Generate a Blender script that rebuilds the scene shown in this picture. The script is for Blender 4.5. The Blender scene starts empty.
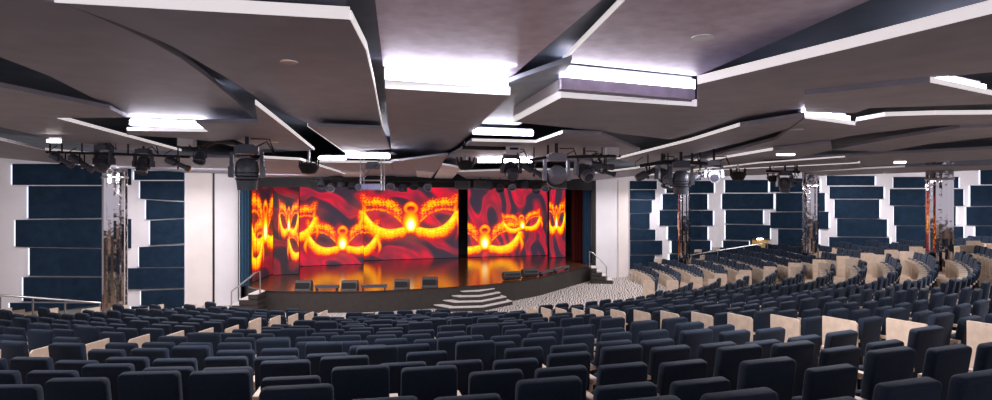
import bpy, math, random
import numpy as np
from mathutils import Matrix, Vector
random.seed(7)
# ------------------------------------------------------------------ camera, world, exposure
F = 600.0; EYE = 4.76; CX, CY = 496.0, 200.0
scn = bpy.context.scene
C = scn.collection
cd = bpy.data.cameras.new('camera'); cam = bpy.data.objects.new('camera', cd); C.objects.link(cam)
cam.location = (0, 0, EYE); cam.rotation_euler = (math.radians(90), 0, 0)
cd.sensor_width = 36; cd.lens = F/992*36; cd.clip_start = .05; cd.clip_end = 200
scn.camera = cam
scn.view_settings.view_transform = 'Standard'; scn.view_settings.look = 'None'
scn.view_settings.exposure = 0.0; scn.view_settings.gamma = 1; scn.view_settings.use_curve_mapping = False
w = bpy.data.worlds.new('world'); scn.world = w; w.use_nodes = True
w.node_tree.nodes['Background'].inputs[0].default_value = (.78, .74, .86, 1)
w.node_tree.nodes['Background'].inputs[1].default_value = .95

def area(name, loc, sx, sy, power, col=(1, .95, .97), rot=(0, 0, 0)):
    l = bpy.data.lights.new(name, 'AREA'); l.shape = 'RECTANGLE'; l.size = sx; l.size_y = sy
    l.energy = power; l.color = col
    o = bpy.data.objects.new(name, l); C.objects.link(o); o.location = loc; o.rotation_euler = rot
    return o
# fill: added area lights without fixtures over the seating, stage apron and the walls
HOUSE_FILL = [(-9, 9), (-3, 8), (4, 8), (10, 9), (-9, 16), (-2, 15.5), (6, 15), (13, 16), (-8, 22), (0, 22), (8, 23), (16, 24),
         (9, 30), (17, 31), (21, 27)]
for (x, y) in HOUSE_FILL:
    area('house_fill', (x, y, EYE+.78), 1.4, 1.4, 170)
for (x, y, p) in ((-10, 19, 120), (-12.5, 24, 110), (-5, 23.5, 110), (4, 27.5, 130), (6.5, 33.5, 110), (10, 36, 110)):
    area('front_fill', (x, y, EYE+.6), 1.2, 1.2, p)  # added fill along the stage edge, no lamp body

def aim_wall_fill(x, y, tx, ty, p):  # unseen light added near the ceiling to brighten the side walls
    o = area('wall_fill', (x, y, EYE+.85), 2.2, .3, p*.75)
    o.rotation_euler = (Vector((tx-x, ty-y, -2.2))).to_track_quat('-Z', 'Y').to_euler()
for (x, y, tx, ty, p) in ((8.5, 33, 9.5, 37.5, 95), (13, 34.5, 13.5, 39, 110), (17.5, 32.5, 19.5, 36, 110), (19.5, 28.5, 23, 32, 110), (22, 25.5, 25, 29.5, 110),
                          (-13.5, 20.5, -16.5, 23, 120), (-11, 22.5, -13, 26, 110), (-8.5, 23, -11, 27, 90)):
    aim_wall_fill(x, y, tx, ty, p*.85)

# ------------------------------------------------------------------ helpers
def mat(name, col, rough=.6, metal=0, emis=None, es=0, noise=None, bump=None, spec=None, ramp=(.85, 1.15)):
    m = bpy.data.materials.new(name); m.use_nodes = True
    nt = m.node_tree; b = nt.nodes['Principled BSDF']
    b.inputs['Base Color'].default_value = (*col, 1); b.inputs['Roughness'].default_value = rough
    b.inputs['Metallic'].default_value = metal
    if spec is not None: b.inputs['Specular IOR Level'].default_value = spec
    if emis: b.inputs['Emission Color'].default_value = (*emis, 1); b.inputs['Emission Strength'].default_value = es
    if noise or bump:
        tc = nt.nodes.new('ShaderNodeTexCoord')
    if noise:
        n = nt.nodes.new('ShaderNodeTexNoise'); n.inputs['Scale'].default_value = noise; n.inputs['Detail'].default_value = 4
        nt.links.new(tc.outputs['Object'], n.inputs['Vector'])
        r = nt.nodes.new('ShaderNodeValToRGB')
        r.color_ramp.elements[0].position = .3; r.color_ramp.elements[1].position = .7
        r.color_ramp.elements[0].color = (*[c*ramp[0] for c in col], 1)
        r.color_ramp.elements[1].color = (*[min(1, c*ramp[1]) for c in col], 1)
        nt.links.new(n.outputs[0], r.inputs[0]); nt.links.new(r.outputs[0], b.inputs['Base Color'])
    if bump:
        n2 = nt.nodes.new('ShaderNodeTexNoise'); n2.inputs['Scale'].default_value = bump[0]
        nt.links.new(tc.outputs['Object'], n2.inputs['Vector'])
        bp = nt.nodes.new('ShaderNodeBump'); bp.inputs['Strength'].default_value = bump[1]; bp.inputs['Distance'].default_value = .02
        nt.links.new(n2.outputs[0], bp.inputs['Height']); nt.links.new(bp.outputs[0], b.inputs['Normal'])
    return m
M = {}
M['navy'] = mat('navy_upholstery', (.007, .015, .032), .8, noise=60, bump=(220, .25), ramp=(.75, 1.3), spec=.3)
for k in ('navy',):
    b = M[k].node_tree.nodes['Principled BSDF']; b.inputs['Sheen Weight'].default_value = .12; b.inputs['Sheen Roughness'].default_value = .4
    b.inputs['Sheen Tint'].default_value = (.55, .68, 1, 1)
M['beige'] = mat('beige_laminate', (.70, .56, .45), .45, noise=8, ramp=(.88, 1.1))
M['metal_dark'] = mat('dark_metal', (.03, .03, .035), .45, .6)
M['black'] = mat('black_matte', (.012, .012, .014), .7, noise=20)
M['fixture'] = mat('fixture_housing', (.09, .10, .13), .38, .2, noise=30)
M['fixture_grey'] = mat('fixture_grey', (.24, .24, .29), .4, .3, noise=25)
M['lens'] = mat('lens_glass', (.10, .10, .14), .08, .6)
M['chrome'] = mat('chrome_mirror', (.55, .52, .53), .06, 1, bump=(5, .25))
M['steel'] = mat('brushed_steel', (.62, .6, .6), .28, 1)
M['white'] = mat('white_panel', (.84, .80, .84), .5, noise=1.2, ramp=(.95, 1.03))
M['whitewarm'] = mat('warm_white_panel', (.84, .76, .74), .5, noise=1.2, ramp=(.95, 1.03))
M['board'] = mat('navy_board', (.009, .023, .047), .75, noise=3.5, bump=(40, .2), ramp=(.75, 1.3), spec=.12)
M['ceil'] = mat('ceiling_panel_mauve', (.33, .335, .41), .55, noise=2.2, ramp=(.9, 1.1))
M['ceil_metal'] = mat('ceiling_panel_pearl', (.70, .62, .76), .42, .1, noise=5, bump=(14, .12), ramp=(.85, 1.15))
M['void'] = mat('ceiling_void', (.16, .20, .25), .8, noise=2)
M['lamp'] = mat('lamp_tube', (1, 1, 1), .5, emis=(.90, .84, 1), es=16)
M['lampfar'] = mat('lamp_tube_far', (1, 1, 1), .5, emis=(.92, .88, 1), es=34)
M['strip'] = mat('white_edge_painted_glow', (.9, .88, .9), .4, emis=(1, .93, .93), es=.55)  # white panel edge; emission stands in for trough light falling on it
M['stripsoft'] = mat('white_edge_painted_glow_soft', (.85, .82, .85), .4, emis=(1, .92, .95), es=.3)  # weaker version of the light painted onto the panel edges
M['glowline'] = mat('led_line', (.9, .9, 1), .4, emis=(.8, .86, 1), es=1.3)
M['stage'] = mat('stage_floor', (.12, .055, .03), .16, noise=3, ramp=(.7, 1.2), bump=(7, .05), spec=.9)
M['stageface'] = mat('stage_face', (.035, .028, .026), .6, noise=6)
M['tread'] = mat('step_tread', (.72, .66, .64), .6, noise=30)
M['maroon'] = mat('maroon_curtain', (.16, .012, .01), .75, noise=6)
M['blue'] = mat('blue_curtain', (.012, .055, .11), .8, noise=6)
M['ochre'] = mat('ochre_wood', (.55, .33, .09), .5, noise=4)
M['speaker'] = mat('speaker_mesh', (.06, .055, .06), .55, noise=80)
M['glass'] = mat('rail_glass', (.6, .7, .75), .05)
M['glass'].node_tree.nodes['Principled BSDF'].inputs['Transmission Weight'].default_value = .95
M['bulb'] = mat('small_bulb', (1, 1, 1), .5, emis=(1, .93, .85), es=6)

def floor_mat():
    m = bpy.data.materials.new('patterned_carpet'); m.use_nodes = True; nt = m.node_tree; b = nt.nodes['Principled BSDF']
    b.inputs['Roughness'].default_value = .9
    g = nt.nodes.new('ShaderNodeNewGeometry')
    mp = nt.nodes.new('ShaderNodeMapping'); mp.inputs['Scale'].default_value = (3.2, 1.6, 1); mp.inputs['Rotation'].default_value = (0, 0, .3)
    wv = nt.nodes.new('ShaderNodeTexWave'); wv.inputs['Scale'].default_value = .8; wv.inputs['Distortion'].default_value = 9; wv.inputs['Detail'].default_value = 1.5; wv.inputs['Detail Scale'].default_value = 1.2
    r = nt.nodes.new('ShaderNodeValToRGB'); r.color_ramp.elements[0].position = .18; r.color_ramp.elements[1].position = .42
    r.color_ramp.elements[0].color = (.10, .085, .08, 1); r.color_ramp.elements[1].color = (.60, .53, .50, 1)
    # tan carpet further from the stage
    n = nt.nodes.new('ShaderNodeTexNoise'); n.inputs['Scale'].default_value = 3; n.inputs['Detail'].default_value = 5
    r2 = nt.nodes.new('ShaderNodeValToRGB'); r2.color_ramp.elements[0].position = .3; r2.color_ramp.elements[1].position = .7
    r2.color_ramp.elements[0].color = (.28, .19, .135, 1); r2.color_ramp.elements[1].color = (.50, .37, .28, 1)
    sub = nt.nodes.new('ShaderNodeVectorMath'); sub.operation = 'DISTANCE'; sub.inputs[1].default_value = (-3.8, 33.4, 0)
    fl = nt.nodes.new('ShaderNodeVectorMath'); fl.operation = 'MULTIPLY'; fl.inputs[1].default_value = (1, 1, 0)
    gt = nt.nodes.new('ShaderNodeMath'); gt.operation = 'GREATER_THAN'; gt.inputs[1].default_value = 12.95
    mx = nt.nodes.new('ShaderNodeMix'); mx.data_type = 'RGBA'
    L = nt.links.new
    L(g.outputs['Position'], mp.inputs['Vector']); L(mp.outputs[0], wv.inputs['Vector']); L(wv.outputs['Fac'], r.inputs[0])
    L(g.outputs['Position'], n.inputs['Vector']); L(n.outputs[0], r2.inputs[0])
    L(g.outputs['Position'], fl.inputs[0]); L(fl.outputs[0], sub.inputs[0]); L(sub.outputs['Value'], gt.inputs[0])
    L(gt.outputs[0], mx.inputs[0]); L(r.outputs[0], mx.inputs[6]); L(r2.outputs[0], mx.inputs[7]); L(mx.outputs[2], b.inputs['Base Color'])
    return m
M['carpet'] = floor_mat()

class MB:
    def __init__(s): s.v = []; s.f = []; s.m = []
    def add(s, vs, fs, mi=0):
        n = len(s.v); s.v += [tuple(v) for v in vs]; s.f += [tuple(n+i for i in f) for f in fs]; s.m += [mi]*len(fs)
    def box(s, c, d, T=None, mi=0, taper=1.0):
        x, y, z = d[0]/2, d[1]/2, d[2]/2
        vs = [Vector((sx*x*(taper if sz > 0 else 1), sy*y*(taper if sz > 0 else 1), sz*z)) for sz in (-1, 1) for sx, sy in ((-1, -1), (1, -1), (1, 1), (-1, 1))]
        if T is not None: vs = [T @ v for v in vs]
        vs = [v+Vector(c) for v in vs]
        s.add(vs, [(0, 3, 2, 1), (4, 5, 6, 7), (0, 1, 5, 4), (1, 2, 6, 5), (2, 3, 7, 6), (3, 0, 4, 7)], mi)
    def loops(s, rings, closed_ends=True, mi=0):
        n = len(rings[0]); vs = [p for r in rings for p in r]; fs = []
        for k in range(len(rings)-1):
            for i in range(n):
                j = (i+1) % n; fs.append((k*n+i, k*n+j, (k+1)*n+j, (k+1)*n+i))
        if closed_ends: fs.append(tuple(range(n-1, -1, -1))); fs.append(tuple((len(rings)-1)*n+i for i in range(n)))
        s.add(vs, fs, mi)
    def rslab(s, w, t, z0, z1, r=.05, bev=.02, T=None, mi=0):
        """rounded slab: width w (x), thickness t (y), from z0 to z1, corner radius r at the top, bevelled edges"""
        prof = []
        for (cx, cz, a0, a1) in ((w/2-r, z1-r, 0, 90), (-w/2+r, z1-r, 90, 180), (-w/2+r*.5, z0+r*.5, 180, 270), (w/2-r*.5, z0+r*.5, 270, 360)):
            rr = r if cz > (z0+z1)/2 else r*.5
            for a in (a0, (a0+a1)/2, a1):
                prof.append((cx+rr*math.cos(math.radians(a)), cz+rr*math.sin(math.radians(a))))
        zc = (z0+z1)/2
        rings = []
        for (y, sh) in ((-t/2, bev), (-t/2+bev*.35, bev*.25), (-t/2+bev, 0), (t/2-bev, 0), (t/2-bev*.35, bev*.25), (t/2, bev)):
            kx = 1-sh*2/w; kz = 1-sh*2/(z1-z0)
            ring = [Vector((x*kx, y, zc+(z-zc)*kz)) for x, z in prof]
            if T is not None: ring = [T @ p for p in ring]
            rings.append(ring)
        s.loops(rings, mi=mi)
    def lathe(s, prof, n=20, T=None, mi=0):
        rings = []
        for r, z in prof:
            ring = [Vector((r*math.cos(2*math.pi*i/n), r*math.sin(2*math.pi*i/n), z)) for i in range(n)]
            if T is not None: ring = [T @ p for p in ring]
            rings.append(ring)
        s.loops(rings, mi=mi)
    def tube(s, pts, r=.02, n=8, mi=0):
        pts = [Vector(p) for p in pts]; rings = []
        for i, p in enumerate(pts):
            d = (pts[min(i+1, len(pts)-1)]-pts[max(i-1, 0)]).normalized()
            a = d.orthogonal().normalized() if i == 0 else (a-d*a.dot(d)).normalized()
            b = d.cross(a)
            rings.append([p+a*r*math.cos(2*math.pi*k/n)+b*r*math.sin(2*math.pi*k/n) for k in range(n)])
        s.loops(rings, mi=mi)
    def prism(s, pts, z0, z1, mi=0, taper=None):
        n = len(pts)
        s.add([(p[0], p[1], z0 if len(p) < 3 else p[2]) for p in pts]+[(p[0], p[1], z1 if len(p) < 3 else p[2]+(z1-z0)) for p in pts],
              [tuple(range(n-1, -1, -1)), tuple(range(n, 2*n))]+[(i, (i+1) % n, n+(i+1) % n, n+i) for i in range(n)], mi)
    def build(s, name, mats, parent=None, smooth=False, angle=None):
        me = bpy.data.meshes.new(name); me.from_pydata(s.v, [], s.f)
        if not isinstance(mats, (list, tuple)): mats = [mats]
        for m in mats: me.materials.append(m)
        me.polygons.foreach_set('material_index', s.m)
        import bmesh
        bm = bmesh.new(); bm.from_mesh(me); bmesh.ops.recalc_face_normals(bm, faces=bm.faces)
        if any(len(f.verts) > 8 and not s_conv(f) for f in bm.faces):
            bmesh.ops.triangulate(bm, faces=[f for f in bm.faces if len(f.verts) > 4])
        bm.to_mesh(me); bm.free()
        if smooth:
            me.shade_smooth()
            try: me.set_sharp_from_angle(angle=math.radians(angle or 40))
            except Exception: pass
        o = bpy.data.objects.new(name, me); C.objects.link(o)
        if parent is not None: o.parent = parent
        return o
def s_conv(f): return False
def tag(o, label=None, cat=None, group=None, kind=None):
    if label: o['label'] = label
    if cat: o['category'] = cat
    if group: o['group'] = group
    if kind: o['kind'] = kind
    return o
def thing(name, label, cat, loc=(0, 0, 0), rz=0, group=None):
    o = bpy.data.objects.new(name, None); C.objects.link(o); o.empty_display_size = .1
    o.location = loc; o.rotation_euler = (0, 0, rz)
    return tag(o, label, cat, group)
def copy_tree(o, parent=None):
    c = o.copy(); C.objects.link(c)
    if parent is not None: c.parent = parent
    for ch in list(o.children): copy_tree(ch, c)
    return c
def P(px, Y): return ((px-CX)/F*Y, Y)
def W(px, py, Y): return Vector(((px-CX)/F*Y, Y, EYE+(CY-py)/F*Y))
def H(px, py, h):
    Y = F*h/(CY-py); return ((px-CX)/F*Y, Y)
def struct(o): o['kind'] = 'structure'; return o
ORD = ['front', 'second', 'third', 'fourth', 'fifth', 'sixth', 'seventh', 'eighth', 'ninth', 'tenth', 'eleventh', 'twelfth', 'thirteenth',
       'fourteenth', 'fifteenth', 'sixteenth', 'seventeenth', 'eighteenth', 'nineteenth', 'twentieth']
def ordn(n):
    if n == 0: return 'first'
    if n < 20: return ORD[n]
    t = {2: 'twenty', 3: 'thirty', 4: 'forty', 5: 'fifty', 6: 'sixty', 7: 'seventy'}[(n+1)//10]
    u = (n+1) % 10
    return t[:-1]+'ieth' if u == 0 else t+'-'+('first' if u == 1 else ORD[u-1])

# ------------------------------------------------------------------ floor (terraced around the stage centre)
SC = (-3.8, 33.4); R0 = 12.1; PITCH = 1.05; STEP = .155; NROW = 20
def ZK(k): return max(0, STEP*k-.11)
def tilt(x, y, k):
    b = math.degrees(math.atan2(x-SC[0], SC[1]-y))
    return .014*min(x, 16)*min(1, max(0, k)/6)*min(1, max(0, (82-b)/14))
def ZF(x, y, k): return max(0, ZK(k)+tilt(x, y, k))
def pol(R, b):
    b = math.radians(b); return (SC[0]+R*math.sin(b), SC[1]-R*math.cos(b))
mb = MB()
bs = list(range(-80, 131, 3))
def ring(Ra, Rb, k, kp):
    for b0, b1 in zip(bs[:-1], bs[1:]):
        a = pol(Ra, b0); b = pol(Ra, b1); c = pol(Rb, b1); d = pol(Rb, b0)
        mb.add([(*q, ZF(*q, k)) for q in (a, b, c, d)], [(0, 3, 2, 1)])
        if kp is not None: mb.add([(*a, ZF(*a, kp)), (*b, ZF(*b, kp)), (*b, ZF(*b, k)), (*a, ZF(*a, k))], [(0, 1, 2, 3)])
ring(.5, R0-.75, -1, None)
for k in range(NROW):
    ring(R0+PITCH*k-.75, R0+PITCH*(k+1)-.75, k, k-1)
ring(R0+PITCH*NROW-.75, R0+PITCH*NROW+4, NROW, NROW-1)
struct(mb.build('floor', M['carpet']))

# ------------------------------------------------------------------ walls
RW = [(593, 36.4), (628, 37.2), (700, 39.2), (770, 37.6), (830, 34.6), (900, 31.8), (960, 30.0), (1060, 28.2)]
RWp = [P(px, Y) for px, Y in RW]
LW = [(-60, 21.2), (0, 22.6), (60, 24), (135, 25.6), (187, 26.6), (241, 27.4)]
LWp = [P(px, Y) for px, Y in LW]
def wallpoint(px, tab):
    """where the sight line of a column of the wall meets the wall's plan"""
    t = (px-CX)/F
    pts = [P(a, b) for a, b in tab]
    for (ax, ay), (bx, by), (pa, _), (pb, _) in zip(pts[:-1], pts[1:], tab[:-1], tab[1:]):
        if pa <= px <= pb:
            s = (t*ay-ax)/((bx-ax)-t*(by-ay)); nx, ny = (by-ay), -(bx-ax)
            n = math.hypot(nx, ny); nx /= n; ny /= n
            if nx*ax+ny*ay > 0: nx, ny = -nx, -ny
            return ax+s*(bx-ax), ay+s*(by-ay), nx, ny
    raise ValueError(px)
def wallstrip(name, pts, z0, z1, m, th=.25):
    b = MB()
    for (a, c) in zip(pts[:-1], pts[1:]):
        n = Vector((c[1]-a[1], -(c[0]-a[0]), 0)).normalized()
        if n.x*a[0]+n.y*a[1] < 0: n = -n
        A = [(a[0], a[1]), (c[0], c[1]), (c[0]+n.x*th, c[1]+n.y*th), (a[0]+n.x*th, a[1]+n.y*th)]
        b.prism(A, z0, z1)
    return struct(b.build(name, m))
ZT = EYE+1.75
wallstrip('wall_right', RWp, -.1, ZT, M['white'])
wallstrip('wall_left', LWp, -.1, ZT, M['white'])
def wallbox(px0, px1, py0, py1, tab, off=.05, th=.06, mb=None, mi=0, py0b=None, py1b=None, lift=0):
    """board on the wall: top edge py0 (py0b at its right end), bottom edge py1 (py1b)"""
    py0b = py0 if py0b is None else py0b; py1b = py1 if py1b is None else py1b
    pxs = [px0]+[p for p, _ in tab if px0+1 < p < px1-1]+[px1]
    fr = []; bk = []
    for px in pxs:
        x, y, nx, ny = wallpoint(px, tab); s = (px-px0)/(px1-px0)
        zt = EYE+(CY-(py0+(py0b-py0)*s))/F*y; zb = EYE+(CY-(py1+(py1b-py1)*s))/F*y
        zb = max(zb, .0); zt = max(zt, zb+.05)
        fr.append(((x+nx*(off+th), y+ny*(off+th)), zb, zt)); bk.append(((x+nx*off, y+ny*off), zb, zt))
    for i in range(len(fr)-1):
        a, b = fr[i], fr[i+1]; c, d = bk[i], bk[i+1]
        vs = [(*a[0], a[1]), (*b[0], b[1]), (*b[0], b[2]), (*a[0], a[2]), (*c[0], c[1]), (*d[0], d[1]), (*d[0], d[2]), (*c[0], c[2])]
        mb.add(vs, [(0, 1, 2, 3), (5, 4, 7, 6), (3, 2, 6, 7), (0, 4, 5, 1), (0, 3, 7, 4), (1, 5, 6, 2)], mi)
STACKS_R = [
 ('just right of the white stage-side wall', [(629.5, 656, 181, 189.3), (629.5, 654, 190, 199.3), (629.5, 651, 200, 213.3), (629.5, 648.5, 214, 228.2), (629.5, 654.5, 229, 240.3), (629.5, 661, 241, 254.5), (629.5, 654, 255.3, 276)]),
 ('behind the farthest chrome column', [(666, 714, 181, 193), (662, 707.5, 194, 209.5), (659, 713, 210.4, 225.4), (667.5, 707.5, 226.3, 239.6), (671, 710.5, 240.4, 253), (669, 716, 254, 276)]),
 ('left of the lit doorway', [(725, 768, 180, 192.6), (722, 774, 193.6, 209), (725.5, 763, 210, 223.6), (725.5, 770, 224.5, 239.5), (723, 749, 240.5, 252), (727, 749, 253, 268)]),
 ('behind the middle right chrome column', [(771, 820, 178.5, 192), (777, 825.4, 193, 211.5), (771, 829, 212.4, 228), (779, 819, 229, 246), (774, 824, 247, 262)]),
 ('on the wide wall between the two right columns', [(827.6, 875, 176, 185.5), (830.5, 884, 186.5, 198.6), (835.3, 879.7, 199.5, 217.8), (838, 887.5, 218.6, 236), (830, 890, 237, 256)]),
 ('behind the nearest right chrome column', [(894, 958.7, 177, 188), (890.5, 963, 189, 205.2), (894.5, 956, 206, 225), (897, 963, 225.8, 242), (893, 960, 243, 256)]),
 ('at the far right edge of the picture', [(980, 1050, 168.5, 184.5), (970, 1050, 185.5, 206), (966, 1050, 207, 225), (975, 1050, 226, 246)])]
STACKS_L = [
 ('left of the left chrome column', [(12, 131, 164, 185), (28, 122, 186, 218.5), (15.2, 131, 219.8, 246.6), (29.3, 122, 247.6, 275.5), (23, 122, 277, 301), (9.5, 126, 302.5, 330)]),
 ('between the left column and the white stage-side panels', [(134, 184, 171, 180), (140, 184, 181, 198.7), (146, 184, 199.8, 219.6), (150, 184, 220.6, 245), (139, 184, 247, 267), (127.5, 184, 268, 289), (141, 184, 290.5, 305), (131, 184, 306, 326)])]
random.seed(3)
for side, stacks, tab in (('right', STACKS_R, RW), ('left', STACKS_L, LW)):
    for where, rows in stacks:
        for i, (a, b, t, u) in enumerate(rows):
            m = MB(); j = random.uniform(-1, 1); sl = random.uniform(-.9, .9) if i < len(rows)-1 else 0
            if side == 'left': sl *= 2.4
            if i == 0: sl = 0
            key = (where, i)
            sl0 = globals().setdefault('_sl', {}).get((where, i-1), 0)
            globals()['_sl'][key] = sl
            wallbox(a, b, t, u, tab, mb=m, py0b=t+sl0, py1b=u+sl, off=.05+.02*(i % 2))
            o = m.build('wall_board', M['board'])
            nm = 'top' if i == 0 else 'bottom' if i == len(rows)-1 else ordn(i)+' from top'
            tag(o, 'navy wall board, %s of the stack %s' % (nm, where), 'wall panel', 'navy wall boards')
            # led line glowing on the white wall past the board's ends and under it
            g = MB()
            if a > 630 or side == 'left': wallbox(a-.9, a-.1, t+.6, u-.4, tab, mb=g, off=.01, th=.03)
            if b < 1040 and side == 'right': wallbox(b+.1, b+.9, t+.6, u-.4, tab, mb=g, off=.01, th=.03)
            if not g.v: continue
            g.build('led_line', M['glowline'], o)
# white stage-side panels
def wp(px0, px1, t, u, tab, m, label, name='white_wall_panel', off=.05):
    b = MB(); wallbox(px0, px1, t, u, tab, mb=b, off=off, th=.05)
    return tag(b.build(name, m), label, 'wall panel', 'white stage-side wall panels')
wp(187.5, 212.5, 172, 330, LW, M['whitewarm'], 'warm white tall wall panel beside the left navy boards')
wp(215, 240.5, 174, 330, LW, M['white'], 'white tall wall panel beside the left blue curtain')
wp(595, 616, 180, 290, RW, M['white'], 'bright white tall wall panel beside the right blue curtain')
wp(617.5, 627.5, 180, 290, RW, M['whitewarm'], 'warm white narrow wall panel beside the right navy boards')
b = MB(); wallbox(184.5, 187, 170, 330, LW, mb=b, off=.05, th=.09); struct(b.build('trim_1', M['white']))
b = MB(); wallbox(212.7, 214.6, 173, 330, LW, mb=b, off=.02, th=.02); struct(b.build('trim_2', M['metal_dark']))
# lit doorway at the right
t = thing('doorway', 'small ochre lit doorway in the right navy wall', 'doorway', (0, 0, 0)); t['kind'] = 'structure'; t.name = 'door_1'; del t['label']; del t['category']
b = MB(); wallbox(750, 769, 237, 262, RW, mb=b, off=.02, th=.05); b.build('door_opening', M['black'], t)
b = MB(); wallbox(752, 769, 238.5, 262, RW, mb=b, off=.08, th=.05); b.build('door_leaf', M['ochre'], t)
b = MB(); wallbox(757, 763, 238.2, 239.4, RW, mb=b, off=.14, th=.04); b.build('door_lamp', M['lamp'], t)

# ------------------------------------------------------------------ chrome columns
def column(px, Y, dia, label):
    x, y = P(px, Y); R = math.hypot(x-SC[0], y-SC[1]); k = max(0, math.floor((R-R0+.75)/PITCH)); z0 = ZF(x, y, k)-.1 if R > R0-.75 else 0
    if R < R0-.75: z0 = 0
    t = thing('chrome_column', label, 'column', (x, y, z0), 0, 'chrome columns')
    b = MB(); n = 28; rings = []
    for z in (0, .15, ZT-z0):
        rings.append([Vector(((dia/2)*(1.0 if i % 2 else .93)*math.cos(2*math.pi*i/n), (dia/2)*(1.0 if i % 2 else .93)*math.sin(2*math.pi*i/n), z)) for i in range(n)])
    b.loops(rings); b.build('column_shaft', M['chrome'], t)
    b = MB(); b.lathe([(dia/2+.05, 0), (dia/2+.05, .14), (dia/2+.01, .16), (dia/2-.1, .16)], 32); b.build('column_base', M['steel'], t, True)
    b = MB(); zc = ZT-z0-.95
    b.lathe([(dia/2+.015, zc), (dia/2+.03, zc+.02), (dia/2+.03, zc+.06), (dia/2+.015, zc+.08)], 32); b.build('column_collar', M['steel'], t, True)
    return t
column(115, 22.3, .82, 'left chrome mirrored column in front of the left navy wall')
column(684, 36.2, .74, 'farthest chrome mirrored column, the narrow one right of the stage')
column(810.5, 32.0, .80, 'middle chrome mirrored column on the right, between the seat rows')
column(939.5, 24.3, .93, 'nearest and widest chrome mirrored column on the right')

# ------------------------------------------------------------------ stage
SF = [(265, 25.6), (300, 25.35), (330, 25.3), (365, 25.4), (400, 25.8), (440, 26.4), (480, 27.2), (515, 28.4), (540, 29.9), (565, 32.4), (592, 35.6)]
SFp = [P(a, b) for a, b in SF]
back = [(6.3, 45.5), (-15.6, 38.6), (-11.9, 28.2), (-11.2, 27.0)]
t = thing('stage', 'raised stage with glossy brown floor and dark curved front', 'stage', (-4, 30, 0))
def loc(pts, t): return [(p[0]-t.location.x, p[1]-t.location.y) for p in pts]
b = MB(); b.prism(loc(SFp+back, t), 0, .84); b.build('stage_base', M['stageface'], t)
b = MB(); b.prism(loc(SFp+back, t), .84, .9); b.build('stage_floor', M['stage'], t)
b = MB()
for p, q in zip(SFp[:-1], SFp[1:]):
    b.tube([(p[0]-t.location.x, p[1]-t.location.y-.02, .885), (q[0]-t.location.x, q[1]-t.location.y-.02, .885)], .022, 6)
b.build('stage_nosing', M['metal_dark'], t)
# curved front steps
t = thing('front_steps', 'four pale curved steps with dark risers at the stage front', 'steps', (*P(470, 27.2), 0))
base = [P(427.5, 26.6), P(450, 25.55), P(483, 25.75), P(512.5, 27.3)]
root = [P(520, 28.8), P(430, 26.6)]
cen = Vector(P(476, 27.9))
for i in range(4):
    s = 1-.16*i
    poly = [tuple(cen+(Vector(p)-cen)*s) for p in base]+[tuple(cen+Vector((.75*s+.3, .55))), tuple(cen+Vector((-1.5*s-.2, .1)))]
    poly = loc(poly, t)
    z0 = .0 if i == 0 else .175*i-.0
    b = MB(); b.prism(poly, z0, .175*(i+1)-.03); st = b.build('step_riser', M['stageface'], t)
    b = MB(); b.prism(poly, .175*(i+1)-.03, .175*(i+1)); b.build('step_tread', M['tread'], st)
# step lights on the ends
# side stairs
def stairs(name, label, px0, Y, dirx, n, wdt, rail, run=.30):
    """straight flight rising towards the stage; dirx: unit vector of the climb"""
    x, y = P(px0, Y); t = thing(name, label, 'steps', (x, y, 0), math.atan2(dirx[1], dirx[0]))
    for i in range(n):
        b = MB(); z0 = .9*i/(n); z1 = .9*(i+1)/n
        b.box((run*i+(n-i)*run/2, 0, (z0+z1)/2-.015), ((n-i)*run, wdt, z1-z0-.03)); r = b.build('step_riser', M['stageface'], t)
        b = MB(); b.box((run*(i+.5), 0, z1-.015), (run, wdt, .03)); b.build('step_tread', M['tread'], r)
    b = MB()
    yy = rail*wdt/2
    pts = [(run*1.2, yy, .2), (run*1.2, yy, 1.0), (.1+run*n-.2, yy, 1.75), (run*n+.1, yy, 1.85), (run*n+.1, yy, .9)]
    b.tube(pts, .032, 8); b.build('handrail', M['steel'], t, True)
    return t
stairs('side_stairs', 'left side stairs with handrail up to the stage', 226, 25.2, (1, .02), 4, 1.1, -1, .38)
t2 = stairs('side_stairs', 'right side stairs with handrail up to the stage', 612, 34.6, (-.82, .1), 4, 1.2, 1)

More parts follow.
